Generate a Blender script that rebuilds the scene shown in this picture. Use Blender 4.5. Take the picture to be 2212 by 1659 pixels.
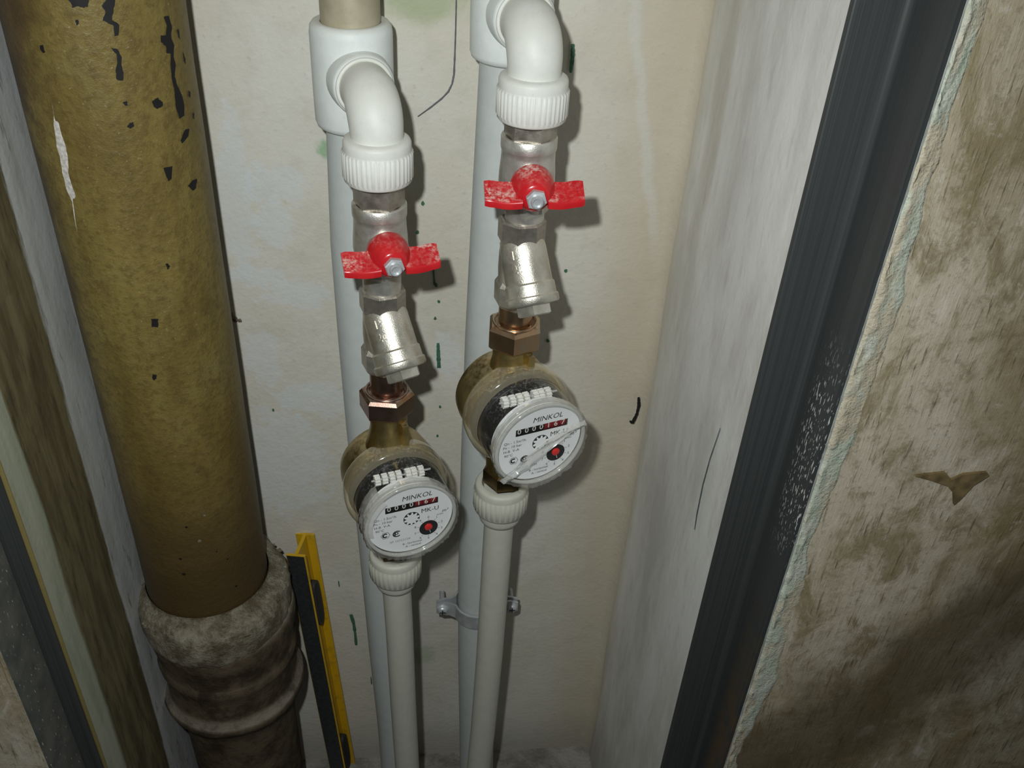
import bpy, bmesh, math, random
from mathutils import Matrix, Vector
random.seed(7)
for o in list(bpy.data.objects):
    bpy.data.objects.remove(o)
S = bpy.context.scene
COL = S.collection
MM = 0.001
PI = math.pi

# ------------------------------------------------------------------ camera
CR = Matrix(((0.994998, 0.009155, -0.099476), (-0.086332, 0.579809, -0.810165), (0.05026, 0.814701, 0.577699)))
CL = Vector((0.0, -0.545, 0.0))
cd = bpy.data.cameras.new('camera')
cd.sensor_width = 36.0
cd.lens = 36.0 * 2000.0 / 2212.0
cd.clip_start = 0.01
cam = bpy.data.objects.new('camera', cd)
COL.objects.link(cam)
cam.matrix_world = Matrix.Translation(CL) @ CR.to_4x4()
S.camera = cam

# ------------------------------------------------------------------ light
S.view_settings.view_transform = 'Standard'
S.view_settings.look = 'None'
S.view_settings.gamma = 1.0
S.view_settings.use_curve_mapping = False
S.view_settings.exposure = 0.0
w = bpy.data.worlds.new('dim_room')
S.world = w
w.use_nodes = True
bgn = w.node_tree.nodes['Background']
bgn.inputs[0].default_value = (0.92, 1.0, 0.98, 1)
bgn.inputs[1].default_value = 0.06
fl = bpy.data.lights.new('camera_flash', 'SPOT')          # the camera's built-in flash, up and left of the lens
fl.energy = 8.6
fl.spot_size = math.radians(108)
fl.spot_blend = 1.0
fl.color = (0.95, 1.0, 0.985)
fl.shadow_soft_size = 0.007
flo = bpy.data.objects.new('camera_flash', fl)
COL.objects.link(flo)
flo.location = CL + CR @ Vector((-0.038, 0.044, 0.0))
flo.rotation_euler = (CR @ Matrix.Rotation(math.radians(-1), 3, 'X')).to_euler()

# ------------------------------------------------------------------ node helpers
class G:
    def __init__(s, name):
        s.m = bpy.data.materials.new(name); s.m.use_nodes = True
        s.t = s.m.node_tree; s.t.nodes.clear()
        s.out = s.t.nodes.new('ShaderNodeOutputMaterial')
        s.tc = s.t.nodes.new('ShaderNodeTexCoord')
    def n(s, typ, ins=None, **kw):
        nd = s.t.nodes.new(typ)
        for k, v in kw.items(): setattr(nd, k, v)
        for k, v in (ins or {}).items(): s.put(nd.inputs[k], v)
        return nd
    def put(s, sock, v):
        if isinstance(v, bpy.types.NodeSocket): s.t.links.new(v, sock)
        elif isinstance(v, (tuple, list)) and len(v) == 3 and sock.type == 'RGBA': sock.default_value = (*v, 1)
        else: sock.default_value = v
    def co(s, sc=(1, 1, 1), loc=(0, 0, 0)):
        return s.n('ShaderNodeMapping', {'Vector': s.tc.outputs['Object'], 'Scale': sc, 'Location': loc}).outputs[0]
    def noise(s, scale, vec=None, det=4.0, rough=0.55, dist=0.0):
        return s.n('ShaderNodeTexNoise', {'Vector': vec if vec is not None else s.tc.outputs['Object'], 'Scale': scale, 'Detail': det, 'Roughness': rough, 'Distortion': dist}).outputs['Fac']
    def math(s, op, a, b=0.0, c=None, clamp=False):
        nd = s.n('ShaderNodeMath', {0: a, 1: b}, operation=op, use_clamp=clamp)
        if c is not None: s.put(nd.inputs[2], c)
        return nd.outputs[0]
    def rng(s, v, a, b, lo=0.0, hi=1.0):
        return s.n('ShaderNodeMapRange', {0: v, 1: a, 2: b, 3: lo, 4: hi}, interpolation_type='SMOOTHSTEP').outputs[0]
    def mix(s, f, a, b, bt='MIX'):
        nd = s.n('ShaderNodeMix', data_type='RGBA', blend_type=bt)
        s.put(nd.inputs[0], f); s.put(nd.inputs[6], a); s.put(nd.inputs[7], b)
        return nd.outputs[2]
    def sep(s, v=None):
        return s.n('ShaderNodeSeparateXYZ', {0: v if v is not None else s.tc.outputs['Object']}).outputs
    def blob(s, ax, bx, cx, cz, rx, rz, soft=0.3, nz=None, amt=0.6):
        # soft-edged elliptical stain on two coordinates, ragged by a noise
        a = s.math('DIVIDE', s.math('SUBTRACT', ax, cx), rx)
        b = s.math('DIVIDE', s.math('SUBTRACT', bx, cz), rz)
        d = s.math('SQRT', s.math('ADD', s.math('MULTIPLY', a, a), s.math('MULTIPLY', b, b)))
        if nz is not None: d = s.math('ADD', d, s.math('MULTIPLY', s.math('SUBTRACT', nz, 0.5), amt * 2))
        return s.rng(d, 1.0 + soft, 1.0 - soft)
    def bump(s, h, strength=0.3, dist=0.001, nrm=None):
        nd = s.n('ShaderNodeBump', {'Height': h, 'Strength': strength, 'Distance': dist})
        if nrm is not None: s.put(nd.inputs['Normal'], nrm)
        return nd.outputs[0]
    def pr(s, col, rough=0.6, metal=0.0, spec=0.5, nrm=None, **kw):
        nd = s.n('ShaderNodeBsdfPrincipled', {'Base Color': col, 'Roughness': rough, 'Metallic': metal, 'Specular IOR Level': spec})
        if nrm is not None: s.put(nd.inputs['Normal'], nrm)
        for k, v in kw.items(): s.put(nd.inputs[k], v)
        return nd.outputs[0]
    def done(s, sh):
        s.t.links.new(sh, s.out.inputs[0]); return s.m
    def updust(s, nz, lo=0.35, hi=0.95, a=0.35, b=0.7):
        # settled dust: only on faces that look up
        z = s.sep(s.n('ShaderNodeNewGeometry').outputs['Normal'])[2]
        return s.math('MULTIPLY', s.rng(z, lo, hi), s.rng(nz, a, b))

MAT = {}
def simple(name, col, rough=0.5, metal=0.0, spec=0.5, var=0.0, vs=200, bump=0.0, bs=600, bd=0.0005):
    g = G(name)
    c = col
    if var:
        f = g.noise(vs)
        c = g.mix(g.rng(f, 0.3, 0.7), tuple(x * (1 - var) for x in col), tuple(min(1, x * (1 + var)) for x in col))
    nr = g.bump(g.noise(bs), bump, bd) if bump else None
    MAT[name] = g.done(g.pr(c, rough, metal, spec, nr))

def wall_back_mat():
    g = G('plaster_back'); x, y, z = g.sep()
    n1 = g.noise(9, det=6); n2 = g.noise(45, det=5, rough=0.65); n3 = g.noise(260, det=3)
    c = g.mix(g.rng(n1, 0.35, 0.65), (0.60, 0.56, 0.475), (0.64, 0.615, 0.555))
    c = g.mix(g.math('MULTIPLY', g.rng(n2, 0.46, 0.72), 0.5), c, (0.52, 0.49, 0.42))
    c = g.mix(g.math('MULTIPLY', g.rng(n3, 0.62, 0.72), 0.25), c, (0.36, 0.33, 0.27))
    nr = g.noise(70, det=6, rough=0.7)
    # blue-white whitewash scuffs left of the risers
    for cx, cz, rx, rz in ((-.088, -.236, .020, .012), (-.091, -.262, .012, .016), (-.081, -.313, .022, .010), (-.106, -.300, .018, .009), (-.112, -.245, .012, .05), (-.075, -.400, .028, .014), (-.108, -.365, .014, .02), (-.10, -.46, .03, .05), (.02, -.36, .01, .02)):
        c = g.mix(g.math('MULTIPLY', g.blob(x, z, cx, cz, rx, rz, 0.25, nr, 1.5), 0.45), c, (0.63, 0.675, 0.70))
    # old green paint showing
    c = g.mix(g.math('MULTIPLY', g.blob(x, z, .004, -.124, .024, .014, 0.4, nr, 0.5), 0.75), c, (0.36, 0.41, 0.24))
    c = g.mix(g.math('MULTIPLY', g.blob(x, z, -.054, -.214, .006, .006, 0.4, nr, 1.2), 0.8), c, (0.22, 0.40, 0.22))
    c = g.mix(g.math('MULTIPLY', g.blob(x, z, .0, -.69, .012, .012, 0.4, nr, 1.2), 0.45), c, (0.25, 0.36, 0.22))
    # beige size-water stain towards the corner, with one white run
    xr = g.math('ADD', x, g.math('MULTIPLY', g.math('SUBTRACT', n1, 0.5), 0.03))
    c = g.mix(g.math('MULTIPLY', g.rng(xr, .098, .155), 0.55), c, (0.50, 0.42, 0.29))
    line = g.math('ABSOLUTE', g.math('SUBTRACT', x, g.math('ADD', g.math('MULTIPLY', z, -0.22), g.math('ADD', .0955, g.math('MULTIPLY', g.math('SUBTRACT', n2, 0.5), .012)))))
    c = g.mix(g.math('MULTIPLY', g.math('MULTIPLY', g.rng(line, .0055, .001), g.rng(z, -.30, -.24)), 0.4), c, (0.64, 0.64, 0.62))
    # dirt at the foot
    c = g.mix(g.math('MULTIPLY', g.rng(g.math('ADD', z, g.math('MULTIPLY', n2, 0.06)), -.74, -.82), 0.55), c, (0.27, 0.25, 0.21))
    h = g.math('ADD', g.math('MULTIPLY', n2, 1.0), g.math('MULTIPLY', n3, 0.4))
    MAT['plaster_back'] = g.done(g.pr(c, 0.62, 0, 0.35, g.bump(h, 0.6, 0.0014)))
def wall_side_mat(name, left):
    g = G(name); x, y, z = g.sep()
    n1 = g.noise(1, g.co((18, 18, 6) if not left else (20, 20, 3)), 7, 0.66); n2 = g.noise(1, g.co((90, 90, 12)), 5, 0.65); n3 = g.noise(300, det=3)
    nv = g.noise(1, g.co((160, 160, 30)), 5, 0.65)
    if not left:
        c = g.mix(g.rng(n1, 0.35, 0.62), (0.65, 0.63, 0.59), (0.82, 0.81, 0.78))
        c = g.mix(g.math('MULTIPLY', g.rng(nv, 0.5, 0.75), 0.4), c, (0.50, 0.46, 0.41))
        yr = g.math('ADD', y, g.math('MULTIPLY', g.math('SUBTRACT', n1, 0.5), 0.02))
        c = g.mix(g.math('MULTIPLY', g.rng(yr, -.022, -.002), 0.55), c, (0.54, 0.47, 0.34))
        c = g.mix(g.math('MULTIPLY', g.blob(y, z, -.042, -.17, .012, .09, 0.5, n2, 0.7), 0.3), c, (0.35, 0.28, 0.18))
        c = g.mix(g.math('MULTIPLY', g.rng(n3, 0.66, 0.72), 0.5), c, (0.68, 0.68, 0.66))
        c = g.mix(g.math('MULTIPLY', g.rng(g.math('ADD', z, g.math('MULTIPLY', n2, 0.1)), -.66, -.80), 0.6), c, (0.28, 0.26, 0.24))
    else:
        yr = g.math('ADD', y, g.math('MULTIPLY', g.math('SUBTRACT', n2, 0.5), 0.014))
        grey = g.mix(g.rng(n2, 0.4, 0.65), (0.60, 0.61, 0.61), (0.48, 0.49, 0.47))
        grey = g.mix(g.math('MULTIPLY', g.rng(nv, 0.58, 0.68), 0.6), grey, (0.15, 0.15, 0.13))
        olive = g.mix(g.rng(n2, 0.35, 0.65), (0.105, 0.085, 0.045), (0.20, 0.17, 0.09))
        olive = g.mix(g.math('MULTIPLY', g.rng(nv, 0.5, 0.72), 0.8), olive, (0.045, 0.035, 0.02))
        pale = g.mix(g.rng(n2, 0.3, 0.7), (0.34, 0.37, 0.27), (0.46, 0.47, 0.37))
        c = g.mix(g.rng(yr, -.101, -.098), olive, grey)
        c = g.mix(g.rng(yr, -.160, -.1645), c, pale)
        c = g.mix(g.rng(y, -.1830, -.1837), c, (0.24, 0.19, 0.07))
    h = g.math('ADD', g.math('MULTIPLY', g.noise(60, det=6), 0.8 if not left else 1.2), g.math('MULTIPLY', n3, 0.4))
    MAT[name] = g.done(g.pr(c, 0.6, 0, 0.35, g.bump(h, 0.35, 0.001)))
def concrete_mat():
    g = G('board_concrete'); x, y, z = g.sep()
    big = g.noise(1, g.co((9, 9, 5)), 6, 0.62, 0.8); mid = g.noise(1, g.co((42, 42, 22)), 8, 0.72, 0.6)
    grain = g.noise(1, g.co((650, 650, 38)), 5, 0.65, 0.4); fine = g.noise(1, g.co((420, 420, 260)), 5, 0.75); sp = g.noise(130, det=6, rough=0.75)
    c = g.mix(g.rng(big, 0.34, 0.66), (0.31, 0.245, 0.135), (0.56, 0.49, 0.385))
    c = g.mix(g.math('MULTIPLY', g.rng(mid, 0.46, 0.64), 0.8), c, (0.225, 0.175, 0.085))
    c = g.mix(g.math('MULTIPLY', g.rng(mid, 0.44, 0.32), 0.7), c, (0.64, 0.58, 0.49))
    c = g.mix(g.math('MULTIPLY', g.rng(sp, 0.52, 0.68), 0.55), c, (0.19, 0.155, 0.09))
    c = g.mix(g.math('MULTIPLY', g.rng(sp, 0.42, 0.30), 0.4), c, (0.70, 0.66, 0.60))
    c = g.mix(g.math('MULTIPLY', g.math('MULTIPLY', g.rng(grain, 0.57, 0.66), g.rng(mid, 0.36, 0.52)), 0.75), c, (0.10, 0.08, 0.045))
    c = g.mix(g.math('MULTIPLY', g.rng(fine, 0.56, 0.70), 0.5), c, (0.14, 0.115, 0.075))
    # soot-dark diagonal stains low on the right
    d = g.math('ADD', z, g.math('MULTIPLY', g.math('SUBTRACT', x, 0.3), -0.9))
    nz = g.noise(16, det=5)
    d = g.math('ADD', d, g.math('MULTIPLY', g.math('SUBTRACT', nz, 0.5), 0.16))
    st = g.math('MULTIPLY', g.rng(d, -.36, -.42), g.rng(d, -.54, -.47))
    c = g.mix(g.math('MULTIPLY', st, 0.72), c, (0.085, 0.06, 0.03))
    h = g.math('ADD', g.math('MULTIPLY', grain, 0.6), g.math('ADD', mid, g.math('MULTIPLY', fine, 0.4)))
    MAT['board_concrete'] = g.done(g.pr(c, 0.75, 0, 0.25, g.bump(h, 0.5, 0.0016)))
def filler_mat():
    g = G('filler'); n = g.noise(1, g.co((160, 160, 60)), 5, 0.65); f = g.noise(700, det=3); b = g.noise(1, g.co((60, 60, 22), (3, 1, 2)), 4)
    c = g.mix(g.rng(n, 0.4, 0.62), (0.46, 0.51, 0.41), (0.58, 0.58, 0.50))
    c = g.mix(g.rng(b, 0.46, 0.56), c, (0.52, 0.46, 0.35))
    c = g.mix(g.math('MULTIPLY', g.rng(f, 0.58, 0.7), 0.5), c, (0.18, 0.16, 0.11))
    MAT['filler'] = g.done(g.pr(c, 0.6, 0, 0.4, g.bump(g.math('ADD', n, f), 0.6, 0.0012)))
def steel_mat(name, dusty):
    g = G(name); x, y, z = g.sep(); z = g.math('SUBTRACT', z, 0.8436); y = g.math('SUBTRACT', y, 0.185)   # post origin is at the floor
    s = g.noise(1, g.co((1500, 1500, 4)), 4, 0.6); n = g.noise(60, det=5); spk = g.noise(1, g.co((900, 900, 220)), 2, 0.5)
    c = g.mix(g.rng(s, 0.35, 0.65), (0.045, 0.048, 0.049), (0.058, 0.062, 0.062))
    c = g.mix(g.math('MULTIPLY', g.math('MULTIPLY', g.rng(z, -.36, -.52), g.rng(y, -.196, -.206)), g.math('MULTIPLY', g.rng(n, 0.35, 0.6), 0.8)), c, (0.10, 0.065, 0.032))
    if dusty:
        c = g.mix(g.rng(n, 0.3, 0.7), (0.07, 0.075, 0.07), (0.13, 0.13, 0.115))
        c = g.mix(g.rng(spk, 0.66, 0.72), c, (0.55, 0.57, 0.55))
    else:
        low = g.math('MULTIPLY', g.rng(z, -.21, -.26), g.rng(z, -.36, -.31))
        c = g.mix(g.math('MULTIPLY', low, g.math('MULTIPLY', g.rng(g.math('ADD', spk, g.math('MULTIPLY', n, 0.3)), 0.75, 0.785), g.rng(y, -.195, -.205))), c, (0.6, 0.6, 0.57))
    MAT[name] = g.done(g.pr(c, g.rng(s, 0.2, 0.8, 0.36, 0.46), 0.0 if dusty else 0.2, 0.55, g.bump(s, 0.03, 0.0003)))
def drain_mat():
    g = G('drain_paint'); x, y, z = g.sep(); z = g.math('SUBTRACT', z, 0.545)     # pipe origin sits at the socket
    n1 = g.noise(26, det=6, rough=0.65); n2 = g.noise(240, det=4, rough=0.7); n3 = g.noise(1, g.co((60, 60, 14)), 5, 0.6)
    c = g.mix(g.rng(n3, 0.3, 0.7), (0.150, 0.108, 0.028), (0.215, 0.162, 0.046))
    c = g.mix(g.math('MULTIPLY', g.rng(n1, 0.5, 0.7), 0.5), c, (0.20, 0.16, 0.06))
    c = g.mix(g.math('MULTIPLY', g.rng(n2, 0.46, 0.66), 0.5), c, (0.095, 0.062, 0.018))
    c = g.mix(g.math('MULTIPLY', g.rng(g.noise(70, det=6, rough=0.75), 0.5, 0.7), 0.55), c, (0.10, 0.066, 0.022))
    c = g.mix(g.math('MULTIPLY', g.rng(g.noise(700, det=2), 0.68, 0.74), 0.4), c, (0.42, 0.38, 0.26))
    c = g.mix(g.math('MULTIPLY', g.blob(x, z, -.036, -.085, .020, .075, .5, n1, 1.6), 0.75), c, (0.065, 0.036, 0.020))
    c = g.mix(g.math('MULTIPLY', g.blob(x, z, -.040, -.26, .009, .13, .5, n1, 1.8), 0.6), c, (0.055, 0.036, 0.018))  # shade along the left flank, painted into the colour with a ragged edge
    # darker and browner down towards the socket, the edge ragged by noise
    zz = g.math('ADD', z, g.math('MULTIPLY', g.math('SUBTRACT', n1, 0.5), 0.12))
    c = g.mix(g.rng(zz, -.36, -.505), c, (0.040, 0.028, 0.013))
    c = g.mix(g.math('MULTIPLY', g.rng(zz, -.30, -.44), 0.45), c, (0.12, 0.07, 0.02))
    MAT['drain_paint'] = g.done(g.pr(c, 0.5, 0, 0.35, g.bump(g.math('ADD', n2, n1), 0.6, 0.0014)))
def socket_mat():
    g = G('cast_iron'); n1 = g.noise(40, det=6, rough=0.7); n2 = g.noise(300, det=4, rough=0.7)
    c = g.mix(g.rng(n1, 0.38, 0.64), (0.040, 0.028, 0.016), (0.12, 0.09, 0.055))
    c = g.mix(g.updust(n1, 0.15, 0.7, 0.25, 0.55), c, (0.26, 0.225, 0.18))
    MAT['cast_iron'] = g.done(g.pr(c, 0.7, 0, 0.25, g.bump(g.math('ADD', n1, g.math('MULTIPLY', n2, .5)), 0.7, 0.002)))
def mortar_mat():
    g = G('mortar'); n1 = g.noise(70, det=6, rough=0.7); n2 = g.noise(420, det=4, rough=0.75)
    c = g.mix(g.rng(n1, 0.35, 0.66), (0.14, 0.11, 0.07), (0.37, 0.33, 0.25))
    c = g.mix(g.math('MULTIPLY', g.rng(n2, 0.56, 0.7), 0.6), c, (0.07, 0.06, 0.04))
    MAT['mortar'] = g.done(g.pr(c, 0.9, 0, 0.15, g.bump(g.math('ADD', n1, n2), 0.9, 0.003)))
def plastic_mat(name, col, dust=(0.62, 0.60, 0.53), amt=0.7):
    g = G(name); n1 = g.noise(120, det=5, rough=0.65); n2 = g.noise(900, det=3)
    c = g.mix(g.rng(n1, 0.3, 0.7), tuple(v * 0.93 for v in col), col)
    c = g.mix(g.math('MULTIPLY', g.updust(n1, 0.2, 0.9, 0.3, 0.6), amt), c, dust)
    c = g.mix(g.math('MULTIPLY', g.rng(n2, 0.64, 0.72), 0.2), c, (0.35, 0.33, 0.28))
    MAT[name] = g.done(g.pr(c, 0.5, 0, 0.4, g.bump(n2, 0.06, 0.0004)))
def metal_mat(name, ca, cb, rough=0.34, dust=0.5, bump=0.15, vs=90, metal=1.0):
    g = G(name); n1 = g.noise(vs, det=5, rough=0.65); n2 = g.noise(1400, det=3)
    c = g.mix(g.rng(n1, 0.35, 0.65), ca, cb)
    d = g.math('MULTIPLY', g.updust(g.noise(300, det=4), 0.3, 0.95, 0.35, 0.6), dust)
    c = g.mix(d, c, (0.66, 0.62, 0.54))
    met = g.math('MULTIPLY', g.math('SUBTRACT', 1.0, d), metal)
    MAT[name] = g.done(g.pr(c, g.rng(n1, 0.2, 0.8, rough - 0.06, rough + 0.1), met, 0.5, g.bump(n2, bump, 0.0005)))
def red_mat():
    g = G('red_enamel'); n = g.noise(230, det=5, rough=0.7)
    c = g.mix(g.rng(g.noise(80), 0.3, 0.7), (0.50, 0.012, 0.018), (0.58, 0.020, 0.024))
    c = g.mix(g.math('MULTIPLY', g.updust(g.noise(420, det=5, rough=0.7), 0.5, 0.98, 0.42, 0.66), g.rng(g.noise(55, det=2), 0.42, 0.62, 0.1, 0.85)), c, (0.74, 0.62, 0.55))
    MAT['red_enamel'] = g.done(g.pr(c, 0.24, 0, 0.5))
def clear_mat(name, tint, haze, hazecol, rough=0.05, refl=1.0, dust=0.0):
    g = G(name); n = g.noise(500, det=4, rough=0.7)
    fc = g.n('ShaderNodeLayerWeight', {'Blend': 0.5}).outputs['Facing']
    lw = g.math('ADD', 0.04, g.math('MULTIPLY', g.math('POWER', fc, 4.0), 0.9))
    tr = g.n('ShaderNodeBsdfTransparent', {'Color': tint}).outputs[0]
    gl = g.n('ShaderNodeBsdfGlossy', {'Color': (1, 1, 1), 'Roughness': rough}).outputs[0]
    df = g.n('ShaderNodeBsdfDiffuse', {'Color': hazecol}).outputs[0]
    hz = haze
    if dust: hz = g.math('ADD', haze, g.math('MULTIPLY', g.updust(n, 0.3, 1.0, 0.5, 0.68), dust), clamp=True)
    a = g.n('ShaderNodeMixShader', {0: hz, 1: tr, 2: df}).outputs[0]
    b = g.n('ShaderNodeMixShader', {0: g.math('MULTIPLY', lw, refl), 1: a, 2: gl}).outputs[0]
    MAT[name] = g.done(b)
def floor_mat():
    g = G('floor_screed'); n1 = g.noise(30, det=6, rough=0.7); n2 = g.noise(300, det=4)
    c = g.mix(g.rng(n1, 0.35, 0.65), (0.17, 0.16, 0.14), (0.34, 0.32, 0.29))
    MAT['floor_screed'] = g.done(g.pr(c, 0.85, 0, 0.2, g.bump(g.math('ADD', n1, n2), 0.6, 0.003)))
def level_mat():
    g = G('yellow_enamel'); n = g.noise(90, det=5, rough=0.7)
    c = g.mix(g.rng(n, 0.5, 0.75), (0.62, 0.37, 0.012), (0.38, 0.24, 0.02))
    MAT['yellow_enamel'] = g.done(g.pr(c, 0.45, 0, 0.4))

wall_back_mat(); wall_side_mat('plaster_right', False); wall_side_mat('plaster_left', True)
concrete_mat(); filler_mat(); steel_mat('black_steel', False); steel_mat('dusty_steel', True)
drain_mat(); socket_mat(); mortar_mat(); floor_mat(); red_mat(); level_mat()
plastic_mat('ppr_grey', (0.545, 0.575, 0.565)); plastic_mat('ppr_tee', (0.76, 0.795, 0.78)); plastic_mat('ppr_white', (0.74, 0.74, 0.69))
plastic_mat('ppr_low', (0.58, 0.57, 0.49), amt=0.3)
metal_mat('nickel', (0.60, 0.575, 0.53), (0.74, 0.72, 0.67), 0.40, 0.30, 0.25, metal=0.82)
metal_mat('nickel_cast', (0.62, 0.585, 0.50), (0.78, 0.745, 0.66), 0.38, 0.1, 0.3, metal=0.88)
metal_mat('nickel_dark', (0.36, 0.32, 0.27), (0.54, 0.50, 0.44), 0.32, 0.2, metal=0.85)
metal_mat('copper_plate', (0.44, 0.26, 0.205), (0.36, 0.29, 0.24), 0.30, 0.15, 0.1, 60)
metal_mat('zinc_yellow', (0.55, 0.34, 0.20), (0.45, 0.38, 0.27), 0.30, 0.12, 0.1, 50)
metal_mat('brass', (0.44, 0.32, 0.12), (0.56, 0.43, 0.18), 0.34, 0.25, 0.2)
metal_mat('dark_brass', (0.10, 0.075, 0.04), (0.20, 0.14, 0.06), 0.3, 0.0, 0.1)
metal_mat('zinc', (0.50, 0.52, 0.54), (0.66, 0.68, 0.70), 0.34, 0.0, 0.1, metal=0.5)
metal_mat('tan_paint', (0.40, 0.35, 0.24), (0.46, 0.41, 0.30), 0.5, 0.2, 0.1, metal=0.15)
simple('caulk', (0.58, 0.61, 0.59), 0.55, 0, 0.4, 0.2, 120, 0.4, 300)
simple('bare_iron', (0.012, 0.011, 0.012), 0.6, 0, 0.3)
simple('primer_white', (0.62, 0.58, 0.54), 0.8, 0, 0.2, 0.25, 500, 0.6, 900)
simple('green_paint', (0.055, 0.14, 0.085), 0.5, 0, 0.4, 0.3, 600)
simple('pencil', (0.13, 0.13, 0.14), 0.7)
simple('blue_pencil', (0.045, 0.085, 0.10), 0.7)
simple('dial_white', (0.88, 0.89, 0.90), 0.55)
simple('ink', (0.012, 0.012, 0.014), 0.6)
simple('grey_ink', (0.26, 0.26, 0.28), 0.6)
simple('register_black', (0.014, 0.014, 0.015), 0.4)
simple('register_red', (0.28, 0.018, 0.022), 0.4)
simple('needle_red', (0.72, 0.03, 0.025), 0.4)
simple('wheel_white', (0.80, 0.79, 0.74), 0.5)
simple('rubber', (0.03, 0.032, 0.034), 0.6, 0, 0.35)
simple('dark_enamel', (0.030, 0.032, 0.034), 0.5, 0, 0.4, 0.25, 300)
simple('vial', (0.05, 0.055, 0.055), 0.3)
simple('brown_stain', (0.17, 0.12, 0.055), 0.8, 0, 0.3, 0.35, 150)
simple('rust_crust', (0.10, 0.08, 0.05), 0.9, 0, 0.2, 0.4, 400, 0.8, 500, 0.002)
clear_mat('clear_cover', (0.98, 0.98, 0.975), 0.012, (0.8, 0.8, 0.76), 0.05, 1.0, 0.22)
clear_mat('clear_flange', (0.97, 0.93, 0.84), 0.20, (0.72, 0.64, 0.45), 0.10, 1.5, 0.25)
clear_mat('clear_rim', (0.95, 0.95, 0.94), 0.40, (0.74, 0.73, 0.69), 0.07, 1.6, 0.2)
clear_mat('film', (0.97, 0.97, 0.96), 0.10, (0.80, 0.78, 0.74), 0.12, 1.8, 0.1)
clear_mat('film_thick', (0.96, 0.96, 0.95), 0.36, (0.85, 0.83, 0.79), 0.14, 2.2, 0.1)

# ------------------------------------------------------------------ mesh helpers (millimetres in, metres out)
class MB:
    def __init__(s): s.v = []; s.f = []
    def add(s, vf, m=None):
        v, f = vf; b = len(s.v)
        for p in v:
            p = Vector(p)
            s.v.append(tuple(m @ p) if m is not None else tuple(p))
        s.f += [tuple(i + b for i in q) for q in f]
        return s
    def build(s, name, mat, parent=None, ang=40, recalc=True):
        me = bpy.data.meshes.new(name)
        me.from_pydata([(x * MM, y * MM, z * MM) for x, y, z in s.v], [], s.f)
        if recalc:
            bm = bmesh.new(); bm.from_mesh(me)
            bmesh.ops.recalc_face_normals(bm, faces=bm.faces); bm.to_mesh(me); bm.free()
        me.materials.append(MAT[mat])
        if ang:
            for p in me.polygons: p.use_smooth = True
            me.set_sharp_from_angle(angle=math.radians(ang))
        o = bpy.data.objects.new(name, me); COL.objects.link(o)
        if parent is not None: o.parent = parent
        return o
def rx(a): return Matrix.Rotation(a, 4, 'X')
def ry(a): return Matrix.Rotation(a, 4, 'Y')
def rz(a): return Matrix.Rotation(a, 4, 'Z')
def tr(x, y, z): return Matrix.Translation((x, y, z))
FWD = rx(PI / 2)          # lathe axis +Z becomes -Y (towards the viewer); local Y becomes Z
def lathe(prof, seg=48, fn=None, cap=True, phase=0.0):
    v = []; f = []
    for r, z in prof:
        for i in range(seg):
            a = 2 * PI * i / seg + phase
            rr = fn(a, r, z) if fn else r
            v.append((rr * math.cos(a), rr * math.sin(a), z))
    for k in range(len(prof) - 1):
        for i in range(seg):
            j = (i + 1) % seg
            f.append((k * seg + i, k * seg + j, (k + 1) * seg + j, (k + 1) * seg + i))
    if cap:
        f.append(tuple(range(seg))); f.append(tuple((len(prof) - 1) * seg + i for i in range(seg)))
    return v, f
def ngon(n, af, z0, z1, ch=0.8, phase=0.0):
    r = af / 2 / math.cos(PI / n)
    return lathe([(r - ch * 1.4, z0), (r, z0 + ch), (r, z1 - ch), (r - ch * 1.4, z1)], n, phase=phase + PI / n)
def box(x0, x1, y0, y1, z0, z1):
    v = [(x, y, z) for x in (x0, x1) for y in (y0, y1) for z in (z0, z1)]
    return v, [(0, 1, 3, 2), (4, 6, 7, 5), (0, 4, 5, 1), (2, 3, 7, 6), (0, 2, 6, 4), (1, 5, 7, 3)]
def tube(path, r, seg=28, cap=True):
    P = [Vector(p) for p in path]; v = []; f = []
    rr = r if isinstance(r, (list, tuple)) else [r] * len(P)
    t0 = (P[1] - P[0]).normalized()
    u = t0.orthogonal().normalized()
    for i, p in enumerate(P):
        t = ((P[min(i + 1, len(P) - 1)] - P[max(i - 1, 0)])).normalized()
        u = (u - t * u.dot(t)).normalized(); w_ = t.cross(u)
        for k in range(seg):
            a = 2 * PI * k / seg
            v.append(tuple(p + (u * math.cos(a) + w_ * math.sin(a)) * rr[i]))
    for i in range(len(P) - 1):
        for k in range(seg):
            j = (k + 1) % seg
            f.append((i * seg + k, i * seg + j, (i + 1) * seg + j, (i + 1) * seg + k))
    if cap: f.append(tuple(range(seg))); f.append(tuple((len(P) - 1) * seg + i for i in range(seg)))
    return v, f
def torus(R, r, seg=64, ms=10):
    v = []; f = []
    for i in range(seg):
        a = 2 * PI * i / seg
        for k in range(ms):
            b = 2 * PI * k / ms
            q = R + r * math.cos(b); v.append((q * math.cos(a), q * math.sin(a), r * math.sin(b)))
    for i in range(seg):
        for k in range(ms):
            i2 = (i + 1) % seg; k2 = (k + 1) % ms
            f.append((i * ms + k, i2 * ms + k, i2 * ms + k2, i * ms + k2))
    return v, f
def extrude_poly(pts, h0, h1):
    # pts: 2-D outline in x,z; extruded along y from h0 to h1
    n = len(pts)
    v = [(x, h0, z) for x, z in pts] + [(x, h1, z) for x, z in pts]
    f = [tuple(range(n)), tuple(range(2 * n - 1, n - 1, -1))]
    for i in range(n):
        j = (i + 1) % n; f.append((i, j, n + j, n + i))
    return v, f
def vnoise(x, y, z=0.0):
    from mathutils import noise
    return noise.noise(Vector((x, y, z)))
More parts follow.
